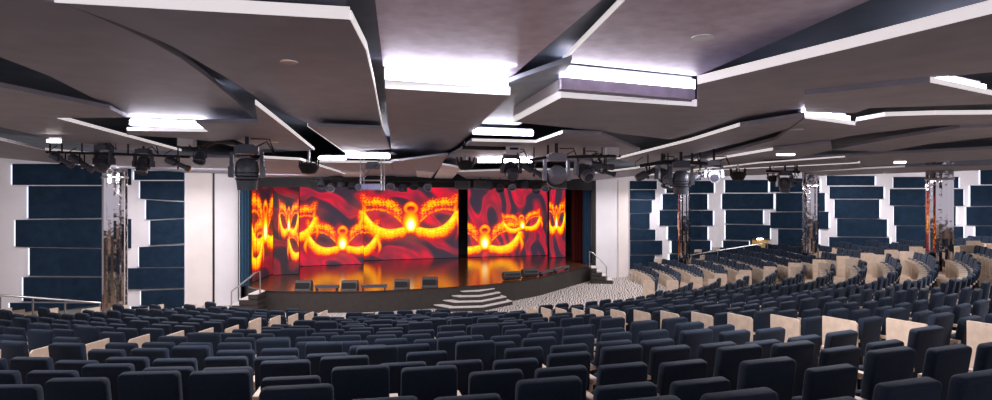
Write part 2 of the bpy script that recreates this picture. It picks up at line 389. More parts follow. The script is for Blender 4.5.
# --- LED screens
def nz(x, y):
    return (np.sin(x*.9+1.3*np.sin(y*.7+1))+np.sin(y*1.1+1.7*np.sin(x*.6+2))+.6*np.sin(2.3*x-1.9*y+np.sin(x+y)))/2.6
def maskI(X, Y, cx, cy, wx, wy, rot=0):
    dx, dy = X-cx, Y-cy
    if rot: c, s = math.cos(rot), math.sin(rot); dx, dy = dx*c+dy*s, -dx*s+dy*c
    x = dx/wx; y = dy/wy; ax = np.abs(x)
    a = math.radians(-22); c, s = math.cos(a), math.sin(a)
    qx, qy = ax-.52, y-.0
    ex = qx*c+qy*s; ey = -qx*s+qy*c
    lid = .17*np.clip(1-(ex/.40)**2, 0, 1)
    v = ey-lid; u = -ey-lid*.8
    dd = np.sqrt((ex/.40)**2+(ey/.17)**2)
    inr = (np.abs(ex) < .40)
    lace = .74+.42*np.sin(x*46+3*np.sin(y*30))*np.sin(y*52+3*np.sin(x*23))
    sg = 1/(1+np.exp(-np.clip(v, -1, 1)*90))
    end = 1/(1+np.exp((np.abs(ex)-.50)*30))
    low = sg*np.exp(-(np.clip(v, 0, 9)/.20)**2)*1.2*(.5+.5*lace)*end
    sg2 = 1/(1+np.exp(-np.clip(u, -1, 1)*90))
    rim = sg2*np.exp(-(np.clip(u, 0, 9)/.075)**2)*.72*lace*end
    fea = sg2*np.exp(-((u-.13-.10*ax)/.12)**2)*.75*lace*(1/(1+np.exp((ax-.98)*22)))*np.clip(ax*6-.5, 0, 1)
    wing = np.exp(-((ax-.95-.05*np.sin(y*9))/.055)**2)*np.exp(-((y+.02)/.34)**2)*.75
    I = np.maximum.reduce([low, rim, fea, wing])
    I = np.where((v < 0) & (u < 0) & inr, .0, I)
    nose = np.exp(-(ax/.075)**1.6)*np.exp(-((y-.13)/.11)**2)*1.9+np.exp(-(ax/.17)**2)*np.exp(-((y-.04)/.24)**2)*.75
    I = np.maximum(I, nose)
    ring = np.exp(-((np.sqrt((x/.11)**2+((y+.21)/.09)**2)-1)/.5)**2)*.5+np.exp(-(x/.07)**2)*np.exp(-((y+.3)/.07)**2)*.25
    I = np.maximum(I, ring)
    notch = 1/(1+np.exp(-((y-.27-1.1*ax)*30)))*(ax < .3)
    I = I*(1-notch)
    glow = np.exp(-((dd-1.3)/.8)**2)*(1/(1+np.exp((ax-1.05)*9)))*.16
    return I, glow
def paint(X, Y, masks, bgkind=0):
    x, y = X/7.0, Y/7.0
    fl = nz(x*.7, y*.9)
    st = np.sin(.55*x-1.5*y+2.6*fl+bgkind) if bgkind != 2 else np.sin(1.6*x-.7*y*(1+.2*np.sin(x))+2.2*fl)
    red = 1/(1+np.exp(-(st-.05)*7))*(.62+.38*nz(x*1.3+5, y*1.1))*(.85+.25*np.sin(6*st+4*fl))
    red = np.clip(red, 0, 1)
    I = np.zeros_like(X); G = np.zeros_like(X)
    for mk in masks:
        a, g = maskI(X, Y, *mk); I = np.maximum(I, a); G = np.maximum(G, g)
    base = np.stack([.030+.60*red, .019-.012*red, .033-.002*red], -1)*(.45 if bgkind == 1 else 1)
    base[..., 0] += G*1.2; base[..., 1] += G*.12
    I = np.clip(I, 0, 2)
    fire = np.stack([np.clip(I*2.4, 0, 1.3), np.clip((I-.26)*.9, 0, 1.0), np.clip((I-1.0)*.7, 0, .8)], -1)
    k = np.clip(I*2.2, 0, 1)[..., None]
    return base*(1-k)+fire*k
def led_mat(name, st):
    m = bpy.data.materials.new(name); m.use_nodes = True; nt = m.node_tree; b = nt.nodes['Principled BSDF']
    b.inputs['Base Color'].default_value = (.02, .02, .02, 1); b.inputs['Roughness'].default_value = .5
    at = nt.nodes.new('ShaderNodeAttribute'); at.attribute_name = 'picture'
    nt.links.new(at.outputs['Color'], b.inputs['Emission Color']); b.inputs['Emission Strength'].default_value = st
    return m
M['led'] = led_mat('led_picture', 1.5)
def screen(label, x0, Y0, x1, Y1, top, masks, bg=0, wav=0, name='led_screen'):
    """upright screen standing on the stage between two sight columns; picture is painted across it"""
    a = Vector((*P(x0, Y0), .92)); c = Vector((*P(x1, Y1), .92)); Ht = top-.92
    t = thing(name, label, 'screen', a, math.atan2(c.y-a.y, c.x-a.x)); L = (c-a).length
    nx = max(20, int((x1-x0)*2.2)); ny = 170
    U, V = np.meshgrid(np.linspace(0, 1, nx), np.linspace(0, 1, ny))
    Ym = (Y0+Y1)/2
    X = x0+(x1-x0)*U; Yp = CY-((.92+Ht*V)-EYE)*F/Ym
    col = paint(X, Yp, masks, bg)
    vs = [(L*u, (wav*math.sin(u*L*9) if wav else 0)-.09, Ht*v) for v, u in zip(V.ravel(), U.ravel())]
    fs = [(j*nx+i, j*nx+i+1, (j+1)*nx+i+1, (j+1)*nx+i) for j in range(ny-1) for i in range(nx-1)]
    me = bpy.data.meshes.new('screen_picture'); me.from_pydata(vs, [], fs); me.materials.append(M['led'])
    at = me.color_attributes.new('picture', 'FLOAT_COLOR', 'POINT')
    at.data.foreach_set('color', np.concatenate([col.reshape(-1, 3), np.ones((nx*ny, 1))], 1).ravel().astype(np.float32))
    o = bpy.data.objects.new('screen_picture', me); C.objects.link(o); o.parent = t
    b = MB(); b.box((L/2, .02, Ht/2), (L+.04, .16, Ht+.04)); b.build('screen_frame', M['black'], t)
    return t
TOPZ = EYE+.85
main = (409.5, 219, 50, 50)
lm = (342, 239.5, 37, 40); lm2 = (281, 224, 36, 44)
rm = (484, 238, 37, 40); sm = (521, 223, 20, 24, -.12)
screen('large left LED screen showing part of a golden mask', 299.5, 35.0, 363.3, 36.2, TOPZ, [lm, lm2, main])
screen('largest centre LED screen with the big golden mask', 363.5, 38.3, 458, 40.2, TOPZ, [main, lm])
screen('right LED screen with two golden masks on red swirls', 467.5, 40.4, 547, 42, TOPZ, [rm, sm], 2)
screen('narrow LED slab at the right end of the stage', 549, 40.2, 565, 40.4, TOPZ, [(556, 219, 9, 40)], 2)
screen('grey-red narrow LED slab at the left of the stage', 273.5, 30.9, 299, 31.2, TOPZ, [(289, 221, 10, 42), (302, 245, 14, 40)], 1)
screen('left wing LED screen partly behind the left slab', 250, 27.9, 272.5, 31.6, TOPZ, [(263, 224, 16, 70), (249, 244, 12, 60)], 1)

# dark shell of the stage
b = MB()
b.prism([(9.5, 47.6), (-16.5, 40), (-16.4, 39.6), (9.6, 47.2)], 0, EYE+2.1); struct(b.build('wall_back', M['black']))
b = MB(); b.prism([P(592, 36.2), P(596, 36.2), P(590, 48), P(584, 48)], 0, EYE+2.1); struct(b.build('wall_stage_right', M['black']))
b = MB(); b.prism([P(240, 27.4), P(238, 27.2), (-17, 38), (-16.4, 40)], 0, EYE+2.1); struct(b.build('wall_stage_left', M['black']))
# header band over the stage front
hd = [P(240, 26.9), P(300, 26.4), P(400, 27.0), P(480, 28.4), P(540, 31), P(592, 36)]
b = MB()
for p, q in zip(hd[:-1], hd[1:]):
    b.prism([p, q, (q[0]-.05, q[1]+.4), (p[0]-.05, p[1]+.4)], EYE+.58, EYE+2.1)
struct(b.build('wall_stage_header', M['black']))
# curtains
def curtain(px0, Y0, px1, Y1, z0, z1, m, label, folds=6, amp=.09, gather=0):
    a = Vector((*P(px0, Y0), z0)); c = Vector((*P(px1, Y1), z0)); L = (c-a).length
    t0 = MB(); n = folds*8; rows = [z0+(z1-z0)*k/6 for k in range(7)]; vs = []
    for side in (0, .03):
        for k, z in enumerate(rows):
            g = 1-gather*math.sin(math.pi*min(1, (k/6)*1.0))*.5
            for i in range(n+1):
                u = i/n; vs.append((L*u*g, amp*math.sin(u*folds*2*math.pi)+side, z-z0))
    fs = []; N = (n+1)*7
    for s in (0, 1):
        for k in range(6):
            for i in range(n):
                q = s*N+k*(n+1)+i; fs.append((q, q+1, q+n+2, q+n+1))
    t0.add(vs, fs); o = t0.build('stage_curtain', m, None, True, 80)
    o.location = a; o.rotation_euler = (0, 0, math.atan2(c.y-a.y, c.x-a.x))
    return tag(o, label, 'curtain')
curtain(240.5, 26.6, 249, 27.0, .92, EYE+1.2, M['blue'], 'narrow blue curtain at the left edge of the stage', 3, .05)
curtain(247, 27.9, 256, 28.6, .92, EYE+1.2, M['maroon'], 'maroon curtain beside the left wing screen', 4, .06)
curtain(572, 37.8, 586, 38.2, .92, EYE+1.2, M['maroon'], 'maroon curtain at the right edge of the stage', 5, .09)
curtain(583, 36.3, 592.5, 36.5, .92, EYE+1.2, M['blue'], 'blue curtain at the right edge of the stage', 3, .09, .5)

# --- stage monitors
def monitor(px, Y, w_, h_, label, rz=0, round_=False):
    x, y = P(px, Y); t = thing('stage_monitor', label, 'speaker', (x, y, .905), rz, 'stage monitors along the stage edge')
    b = MB()
    if round_:
        b.lathe([(.04, -w_/2), (h_/2-.02, -w_/2), (h_/2, -w_/2+.03), (h_/2, w_/2-.03), (h_/2-.02, w_/2), (.04, w_/2)], 20, Matrix.Translation((0, 0, h_/2)) @ Matrix.Rotation(math.pi/2, 4, 'Y'))
    else:
        pr = [(-.26, 0), (.2, 0), (.26, .12), (.1, h_), (-.12, h_)]
        b.add([(-w_/2, p, q) for p, q in pr]+[(w_/2, p, q) for p, q in pr], [(0, 1, 2, 3, 4), (9, 8, 7, 6, 5)]+[(i, (i+1) % 5, 5+(i+1) % 5, 5+i) for i in range(5)])
    b.build('cabinet', M['speaker'], t, True, 30)
    b = MB(); b.box((0, -.24 if not round_ else -h_/2+.02, h_*.5), (w_*.86, .03, h_*.62)); b.build('grille', M['black'], t)
    return t
monitor(304, 25.9, .68, .38, 'leftmost black stage monitor on the stage edge')
monitor(350, 25.9, .68, .38, 'second black stage monitor from the left')
monitor(402, 26.3, .62, .38, 'third black stage monitor, left of the front steps')
monitor(430, 26.9, .68, .40, 'fourth black stage monitor, nearest the front steps')
monitor(511.5, 28.9, .86, .42, 'rounded black monitor just right of the front steps', .35, True)
monitor(529.5, 30.0, .84, .42, 'rounded black monitor, second right of the front steps', .45, True)
def barlight(px0, Y0, px1, Y1, label):
    a = Vector((*P(px0, Y0), .905)); c = Vector((*P(px1, Y1), .905)); L = (c-a).length
    t = thing('footlight_bar', label, 'stage light', a, math.atan2(c.y-a.y, c.x-a.x), 'low footlight bars')
    b = MB(); b.box((L/2, 0, .14), (L, .16, .13)); b.build('housing', M['fixture'], t)
    b = MB()
    for u in (.08, .92): b.box((L*u, 0, .04), (.06, .2, .08))
    b.build('bracket', M['metal_dark'], t)
barlight(315, 25.75, 339, 25.75, 'low black light bar between the first and second monitors')
barlight(361, 25.8, 387, 26.0, 'low black light bar between the second and third monitors')
barlight(540, 30.6, 552, 31.7, 'low black light bar right of the rounded monitors')
barlight(554, 31.9, 568, 33.6, 'low black light bar near the right curtain')

# ------------------------------------------------------------------ seats
def make_seat():
    t = thing('theatre_seat', 'seat', 'theatre seat')
    T = Matrix.Translation((0, -.20, .40)) @ Matrix.Rotation(math.radians(9), 4, 'X')
    b = MB(); b.rslab(.51, .105, -.02, .57, .038, .022, T); b.build('backrest', M['navy'], t, True, 50)
    T = Matrix.Translation((0, .0, .31)) @ Matrix.Rotation(math.radians(12), 4, 'X')
    b = MB(); b.rslab(.47, .09, -.0, .36, .05, .03, T); q = b.build('seat_cushion', M['navy'], t, True, 50)
    T = Matrix.Translation((0, .062, .32)) @ Matrix.Rotation(math.radians(12), 4, 'X')
    b = MB(); b.rslab(.43, .022, .0, .29, .05, .008, T); b.build('seat_shell', M['beige'], q, True, 50)['label'] = 'beige underside of the tipped-up seat'
    b = MB()
    b.box((-.3025, -.03, .635), (.085, .50, .04)); b.box((-.3025, .0, .60), (.05, .40, .04))
    b.build('armrest', M['beige'], t)
    b = MB()
    b.box((-.3025, .02, .30), (.035, .34, .58)); b.box((-.3025, .02, .02), (.08, .40, .04))
    b.build('arm_support', M['beige'], t)
    b = MB(); b.box((0, -.08, .36), (.54, .05, .05)); b.box((-.1, -.08, .17), (.05, .05, .34)); b.box((.1, -.08, .17), (.05, .05, .34))
    b.build('seat_base', M['metal_dark'], t)
    return t
def end_panel_mb(side, b=None, T=None, h=0):
    b = b or MB(); x = (.365 if side < 0 else .37)*side
    pr = [(-.30, 0), (.24, 0), (.24, .94+h), (-.26, .94+h), (-.30, .90+h)]
    vs = [Vector((x-.02, p, q)) for p, q in pr]+[Vector((x+.02, p, q)) for p, q in pr]
    if T is not None: vs = [T @ v for v in vs]
    b.add(vs, [(0, 1, 2, 3, 4), (9, 8, 7, 6, 5)]+[(i, (i+1) % 5, 5+(i+1) % 5, 5+i) for i in range(5)])
    return b
COLS = [(P(115, 22.3), .8), (P(684, 36.2), .75), (P(810.5, 32.0), .8), (P(939.5, 24.3), .85)]
poly = RWp[::-1]  # room limit on the right, used to drop seats beyond the wall
def inside(x, y):
    px = CX+F*x/y
    if px >= 593 and px <= 1055:
        wx, wy, nx, ny = wallpoint(min(px, 1055), RW)
        if (x-wx)*nx+(y-wy)*ny < .8: return False
        if y > wy-.5: return False
    elif px < 241 and px > -55:
        wx, wy, nx, ny = wallpoint(px, LW)
        if (x-wx)*nx+(y-wy)*ny < 1.0: return False
    for (c, r) in COLS:
        if math.hypot(x-c[0], y-c[1]) < r/2+.60: return False
    return True
SP = .605
seats = []
def block(name, b0, o0, b1, o1, rows, e0=True, e1=True, dR=0):
    for k in rows:
        R = R0+PITCH*k+dR
        if callable(b0): b0_ = b0(R)
        else: b0_ = b0
        s0 = R*math.radians(b0_)+o0; s1 = R*math.radians(b1(R) if callable(b1) else b1)+o1
        n = int((s1-s0-.06)//SP)
        if n < 1: continue
        # ends stay on the aisle line, small stagger inside
        sp = SP; slack = (s1-s0-n*SP)
        off = slack*random.random()
        if name == 'right': off = .04
        if name == 'left': off = slack-.04
        for i in range(n):
            s = s0+off+sp*(i+.5); bt = s/R
            x = SC[0]+R*math.sin(bt); y = SC[1]-R*math.cos(bt)
            if y < 2.0: continue
            if not inside(x, y): continue
            px = CX+F*x/y; D = y; py = CY+F*(EYE-ZF(x, y, k)-.95)/D
            if px < -45 or px > 1035 or py > 425: continue
            last = i == n-1
            end = (1 if (i == 0 and e0) else 0) | (2 if (i == n-1 and e1) else 0)
            seats.append(dict(b=name, k=k, i=i, n=n, x=x, y=y, z=ZF(x, y, k)+.004, r=bt+math.radians(7.5)*min(1, max(0, (math.degrees(bt)+6)/16))*min(1, max(0, (62-math.degrees(bt))/25)), end=end, px=px, last=last))
block('left', -31, 0, -9.1, 0, range(1, 17))
block('centre', -9.1, 1.15, 20.7, -1.15, range(1, 18), False, False)
def lin(a, b): return lambda R: a+(b-a)*min(1, max(0, (R-12)/10))
block('right', 20.7, 0, lin(57, 69), 0, range(2, 19), dR=-.03)
block('far right', lin(65, 74), 0, 106, 0, range(0, 16))
seats.sort(key=lambda s: s['y'])
proto = make_seat()
NIND = 300
random.seed(11)
used = False
far = MB()
seatgroup = 'tip-up theatre seats in curved rows'
for idx, s in enumerate(seats):
    tall = random.random() < .36
    rec = math.radians(random.uniform(-2.5, 2.5)); dz = random.uniform(.06, .10) if tall else random.uniform(-.02, .015)
    tip = True
    if idx < NIND:
        o = proto if not used else copy_tree(proto)
        used = True
        o.location = (s['x'], s['y'], s['z']); o.rotation_euler = (0, 0, s['r'])
        rowname = 'front row' if s['k'] == 0 else ordn(s['k'])+' row from stage'
        if s['i'] < s['n']/2: pos = ordn(s['i'])+' seat from its left end'
        else: pos = ordn(s['n']-1-s['i'])+' seat from its right end'
        o['label'] = 'navy theatre seat, %s block, %s, %s' % (s['b'], rowname, pos)
        o['group'] = seatgroup
        for ch in o.children:
            if ch.name.startswith('backrest'):
                ch.location = (0, 0, dz); ch.rotation_euler = (rec*.6, 0, 0)
        if s['last']:
            b = MB(); b.box((.3025, -.03, .635), (.085, .50, .04)); b.build('armrest', M['beige'], o)
            if s['end'] & 2: end_panel_mb(1, None, None, -.12).build('end_panel', M['beige'], o)['label'] = 'flat beige end panel facing the aisle'
        if s['end'] & 1:
            end_panel_mb(-1).build('end_panel', M['beige'], o)['label'] = 'flat beige end panel facing the aisle'
    else:
        T = Matrix.Translation((s['x'], s['y'], s['z'])) @ Matrix.Rotation(s['r'], 4, 'Z')
        B = T @ Matrix.Translation((0, -.20, .40+dz)) @ Matrix.Rotation(math.radians(9)+rec*.6, 4, 'X')
        # backrest with chamfered top
        prof = [(-.25, -.02), (.25, -.02), (.267, .02), (.267, .50), (.235, .545), (.2, .56), (-.2, .56), (-.235, .545), (-.267, .50), (-.267, .02)]
        rings = []
        for yy, k in ((-.052, .93), (-.03, 1), (.03, 1), (.052, .93)):
            rings.append([B @ Vector((p*k, yy, .27+(q-.27)*k)) for p, q in prof])
        far.loops(rings)
        Q = T @ Matrix.Translation((0, .0, .31)) @ Matrix.Rotation(math.radians(12), 4, 'X')
        far.box((0, 0, 0), (0, 0, 0)) if False else None
        vs = MB(); vs.box((0, 0, .18), (.47, .09, .36)); far.add([Q @ Vector(v) for v in vs.v], vs.f, 0)
        vs = MB(); vs.box((0, .058, .15), (.43, .02, .28)); far.add([Q @ Vector(v) for v in vs.v], vs.f, 1)
        vs = MB(); vs.box((-.3025, -.03, .63), (.085, .50, .05)); vs.box((-.3025, .02, .30), (.035, .34, .60))
        if s['end'] & 2: end_panel_mb(1, vs)
        if s['end'] & 1: end_panel_mb(-1, vs)
        far.add([T @ Vector(v) for v in vs.v], vs.f, 1)
        vs = MB(); vs.box((0, -.08, .2), (.3, .06, .40)); far.add([T @ Vector(v) for v in vs.v], vs.f, 2)
o = far.build('theatre_seat_rows', [M['navy'], M['beige'], M['metal_dark']])
tag(o, 'distant curved rows of navy tip-up seats with beige armrests by the stage', 'theatre seats', seatgroup, 'stuff')
print('SEATS', len(seats))

# glass rail at the left and handrail at the right
t = thing('glass_rail', 'glass balustrade with steel handrail behind the left seats', 'railing', (0, 0, 0))
pts = [W(-40, 293, 16.2), W(0, 295, 16.6), W(100, 303, 19.0)]
b = MB(); b.tube(pts, .03, 8); b.build('handrail', M['steel'], t, True)
for i, (p, q) in enumerate(zip(pts[:-1], pts[1:])):
    b = MB(); b.prism([(p.x, p.y), (q.x, q.y), (q.x+.01, q.y+.03), (p.x+.01, p.y+.03)], min(p.z, q.z)-1.0, min(p.z, q.z)-.05); b.build('glass_pane', M['glass'], t)
for u in (.3, .62, 1):
    p = pts[1].lerp(pts[2], u); b = MB(); b.tube([(p.x, p.y, p.z-1.05), p], .025, 8); b.build('post', M['steel'], t)
p = pts[2]; b = MB(); b.tube([W(80, 317, 18.4), W(102, 313, 19.1)], .025, 8); b.build('lower_rail', M['steel'], t)
t = thing('ramp_handrail', 'long steel handrail rising to the right doorway', 'railing', (0, 0, 0))
a, c = W(690, 255, 36.0), W(769, 242.5, 36.4)
b = MB(); b.tube([a, c], .035, 8); b.build('handrail', M['steel'], t, True)
for u in (.02, .35, .68, .98):
    p = a.lerp(c, u); b = MB(); b.tube([(p.x, p.y, p.z-1.0), p], .025, 8); b.build('post', M['steel'], t)

# ------------------------------------------------------------------ ceiling
b = MB(); b.prism([(-30, -1), (34, -1), (34, 48), (-30, 48)], EYE+2.1, EYE+2.2); struct(b.build('ceiling', M['void']))
def cpanel(label, h, pts, m='ceil', th=.06, strips=(), strip_m='strip', holes=None, sth=None):
    """flat ceiling panel at height h above the eye; its outline given by where its corners stand"""
    pl = [H(px, py, h) for px, py in pts]
    cx = sum(p[0] for p in pl)/len(pl); cy = sum(p[1] for p in pl)/len(pl)
    t = thing('ceiling_panel', label, 'ceiling panel', (cx, cy, EYE+h), 0, 'suspended ceiling panels')
    b = MB(); b.prism([(x-cx, y-cy) for x, y in pl], 0, th); b.build('panel_board', M[m], t)
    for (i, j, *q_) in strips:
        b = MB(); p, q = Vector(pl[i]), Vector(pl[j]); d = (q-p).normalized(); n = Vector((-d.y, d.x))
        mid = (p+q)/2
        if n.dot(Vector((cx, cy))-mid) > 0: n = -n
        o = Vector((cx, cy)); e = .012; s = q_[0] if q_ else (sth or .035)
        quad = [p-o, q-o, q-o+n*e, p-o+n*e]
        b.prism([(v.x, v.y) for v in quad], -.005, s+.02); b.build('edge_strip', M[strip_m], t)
    return t
def lampbar(label, px0, py0, px1, py1, h, hh, m='lamp', riser=None, cat='ceiling light', back=.04):
    """long lamp standing in a ceiling step: lower edge at height h, hh tall; riser = height of plain board below the lamp"""
    p, q = Vector(H(px0, py0, h)), Vector(H(px1, py1, h)); d = (q-p).normalized(); n = Vector((-d.y, d.x))
    if n.y < 0: n = -n
    mid = (p+q)/2
    t = thing('ceiling_light', label, cat, (mid.x, mid.y, EYE+h), 0, 'linear ceiling lights')
    quad = [p-mid+n*back, q-mid+n*back, q-mid+n*(back+.05), p-mid+n*(back+.05)]
    r = riser or 0
    b = MB(); b.prism([(v.x, v.y) for v in quad], r, r+hh); b.build('lamp_tube', M[m], t)
    quad = [p-mid+n*(back+.06), q-mid+n*(back+.06), q-mid+n*(back+.1), p-mid+n*(back+.1)]
    b = MB(); b.prism([(v.x, v.y) for v in quad], -.02, r+hh+.05); b.build('lamp_housing', M['ceil'], t)
    if r:
        quad = [p-mid+n*back, q-mid+n*back, q-mid+n*(back+.05), p-mid+n*(back+.05)]
        b = MB(); b.prism([(v.x, v.y) for v in quad], 0, r); b.build('riser_board', M['ceil_metal'], t)
    return t
cpanel('near left ceiling panel above the white lit edge', 1.62, [(346, 6), (50, -12), (-300, -34), (-900, -300), (330, -400)])
cpanel('large left ceiling panel with a downlight and a white lit front edge', 1.45,
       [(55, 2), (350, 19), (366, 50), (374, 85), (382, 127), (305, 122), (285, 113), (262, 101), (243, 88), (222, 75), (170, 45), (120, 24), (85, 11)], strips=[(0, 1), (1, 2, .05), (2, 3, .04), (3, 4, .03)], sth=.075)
cpanel('left ceiling panel between the two dark curved gaps', 1.45,
       [(-700, -120), (-60, -14), (60, 3), (85, 12), (118, 26), (150, 41), (180, 58), (205, 76), (232, 98), (256, 121), (128, 117), (110, 106), (85, 94), (50, 76), (0, 57), (-120, 15), (-700, -60)])
cpanel('far left ceiling panel with a pointed white edge', 1.35,
       [(-500, -10), (-100, 62), (0, 87), (55, 98), (110, 109), (127, 117.5), (57, 118), (181, 151), (110, 150), (45, 137), (0, 127), (-100, 110), (-500, 90)], strips=[(6, 7)])
cpanel('left ceiling panel beneath the short bright lamp', 1.22,
       [(127, 130.5), (208, 131.5), (196, 123), (258, 123), (255, 104), (285, 127), (314, 150), (262, 153), (215, 142), (180, 138), (127, 135)], strips=[(0, 1), (4, 5), (5, 6)])
cpanel('left ceiling panel above the stage-side wall', 1.2,
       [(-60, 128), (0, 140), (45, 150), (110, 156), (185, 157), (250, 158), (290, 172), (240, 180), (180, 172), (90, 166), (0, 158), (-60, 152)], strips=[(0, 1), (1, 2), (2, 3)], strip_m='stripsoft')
cpanel('ceiling panel beyond the large left panel', 1.3, [(308, 126), (382, 129), (390, 149), (345, 152)], strips=[(3, 0)])
cpanel('ceiling panel beneath the lamp above the projector', 1.08, [(316, 162), (391, 163), (396, 178), (300, 177)], strips=[(0, 1)])
# centre strip
cpanel('near centre ceiling panel with pearly sheen', 1.70, [(383, 66), (511, 77), (600, 1), (842, -200), (1000, -340), (338, -340), (355, -200), (375, -1)], m='ceil_metal')
cpanel('middle centre ceiling panel in front of the bright lamp', 1.45, [(385, 88), (510, 95), (472, 133), (448, 153), (420, 158), (393, 162), (389, 130)], strips=[(0, 1)], sth=.09)
cpanel('near right ceiling panel with a round downlight', 1.70, [(563, 62), (697, 76), (870, 0), (1326, -200), (1640, -340), (1010, -340), (853, -200), (625, 0)], m='ceil_metal', strips=[(7, 0)])
cpanel('broad right ceiling panel sweeping to the picture edge', 1.36,
       [(514, 122), (562, 97), (697, 106), (698, 84), (845, 49), (992, 13), (1250, -60), (1400, 20), (1100, 62), (930, 78), (870, 86), (805, 94), (805, 112), (740, 125), (690, 142), (600, 131)],
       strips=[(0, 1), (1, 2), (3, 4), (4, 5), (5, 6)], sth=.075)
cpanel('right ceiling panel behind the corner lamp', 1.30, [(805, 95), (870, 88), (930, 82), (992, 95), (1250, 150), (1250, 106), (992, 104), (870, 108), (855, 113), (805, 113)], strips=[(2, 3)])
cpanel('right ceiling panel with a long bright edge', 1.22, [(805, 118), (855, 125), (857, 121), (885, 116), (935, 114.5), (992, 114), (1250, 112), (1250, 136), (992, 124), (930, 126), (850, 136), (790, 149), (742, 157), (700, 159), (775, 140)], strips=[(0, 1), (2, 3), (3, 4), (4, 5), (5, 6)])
cpanel('narrow right ceiling wedge below the dark gap', 1.2, [(832, 150), (885, 140), (960, 128), (1250, 122), (1250, 142), (992, 137), (930, 144), (882, 152)])
cpanel('low right ceiling strip over the navy boards', 1.15, [(760, 160), (882, 154), (992, 149), (1250, 140), (1250, 166), (992, 159), (905, 164), (800, 170)])
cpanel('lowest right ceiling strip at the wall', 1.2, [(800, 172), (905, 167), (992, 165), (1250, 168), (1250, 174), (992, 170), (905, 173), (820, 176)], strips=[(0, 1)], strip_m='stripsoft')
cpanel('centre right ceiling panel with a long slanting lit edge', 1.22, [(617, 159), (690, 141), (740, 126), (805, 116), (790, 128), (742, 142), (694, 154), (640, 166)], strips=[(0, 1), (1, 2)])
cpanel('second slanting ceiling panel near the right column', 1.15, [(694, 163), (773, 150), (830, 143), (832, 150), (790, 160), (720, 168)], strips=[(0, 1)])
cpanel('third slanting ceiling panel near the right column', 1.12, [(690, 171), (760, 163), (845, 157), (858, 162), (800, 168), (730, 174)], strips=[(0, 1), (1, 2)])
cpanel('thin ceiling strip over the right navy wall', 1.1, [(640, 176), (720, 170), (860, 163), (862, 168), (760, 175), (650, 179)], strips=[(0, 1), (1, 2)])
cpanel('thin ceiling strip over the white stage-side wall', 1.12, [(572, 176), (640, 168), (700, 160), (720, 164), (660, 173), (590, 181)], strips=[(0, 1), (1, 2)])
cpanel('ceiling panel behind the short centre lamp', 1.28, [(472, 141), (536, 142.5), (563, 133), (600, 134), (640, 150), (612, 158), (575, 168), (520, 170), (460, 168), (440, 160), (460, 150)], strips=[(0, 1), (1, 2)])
cpanel('small far ceiling panel above the centre screen', 1.05, [(391, 162), (448, 155), (432, 178), (396, 178)], m='ceil')
cpanel('small white ceiling panel left of the cluster light', 1.0, [(416, 171), (434, 172), (431, 178), (417, 177)], m='white')
cpanel('small white ceiling panel right of the cluster light', 1.0, [(442, 165), (462, 168), (452, 179), (434, 179)], m='white')
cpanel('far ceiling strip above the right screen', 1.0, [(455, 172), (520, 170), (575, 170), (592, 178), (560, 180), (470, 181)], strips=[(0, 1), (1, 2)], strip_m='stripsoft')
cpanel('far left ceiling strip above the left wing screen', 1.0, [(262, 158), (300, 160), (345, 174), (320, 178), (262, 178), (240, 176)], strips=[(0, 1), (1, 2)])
cpanel('small white ceiling panel right of the pendant lamp', 1.02, [(335, 172), (362, 172), (366, 177), (344, 177)], m='white')
def beam(pa, pb, h, wdt, label, trim=None):
    a = Vector((*H(*pa, h), EYE+h)); c = Vector((*H(*pb, h), EYE+h)); L = (c-a).length
    t = thing('ceiling_beam', label, 'ceiling beam', a, math.atan2(c.y-a.y, c.x-a.x))
    b = MB(); b.box((L/2, 0, .12), (L, wdt, .22)); b.build('beam_body', M['beam'], t)
    b = MB(); b.box((L/2, -wdt/2-.02, .04), (L, .03, .06)); b.build('beam_rail', M[trim or 'steel'], t)
M['beam'] = mat('beam_grey', (.24, .29, .35), .5, noise=3)
M['gold'] = mat('gold_rail', (.55, .36, .14), .35, .8)
beam((358, -60), (391, 175), 1.8, .45, 'grey ceiling beam with a gold rail in the long gap left of centre', 'gold')
beam((700, -60), (470, 118), 1.85, .5, 'dark grey ceiling beam in the slanting gap right of centre')
# lamps
lampbar('bright linear lamp across the centre ceiling', 386, 77, 509, 86, 1.55, .12)
lampbar('bright linear lamp in the right ceiling step', 563, 88, 697, 99, 1.42, .13, riser=.15)
lampbar('short bright lamp in the left ceiling', 129, 124, 206, 127, 1.32, .07, m='lampfar')
lampbar('bright lamp above the projector', 346, 157, 390, 158, 1.17, .11, m='lampfar')
lampbar('short bright lamp left of the projector, beneath the slanting edge', 318, 159, 345, 159, 1.1, .06, m='lampfar')
lampbar('short bright lamp over the centre light cluster', 474, 133, 534, 135, 1.40, .09, m='lampfar')
lampbar('corner lamp at the far right edge of the ceiling', 932, 80, 990, 92, 1.36, .10)
lampbar('warm short lamp in the right ceiling', 808, 114, 853, 121, 1.27, .08)
lampbar('far lamp bar behind the centre moving head', 478, 162, 532, 162, 1.15, .12, m='lampfar')
lampbar('warm lamp at the right ceiling end', 896, 163, 907, 163, 1.1, .1, m='bulb')
lampbar('small warm lamp at the far left under the ceiling strip', 45, 142, 58, 142, 1.18, .06, m='bulb')
lampbar('warm lamp above the right column cluster', 778, 155, 796, 155, 1.12, .05, m='bulb')
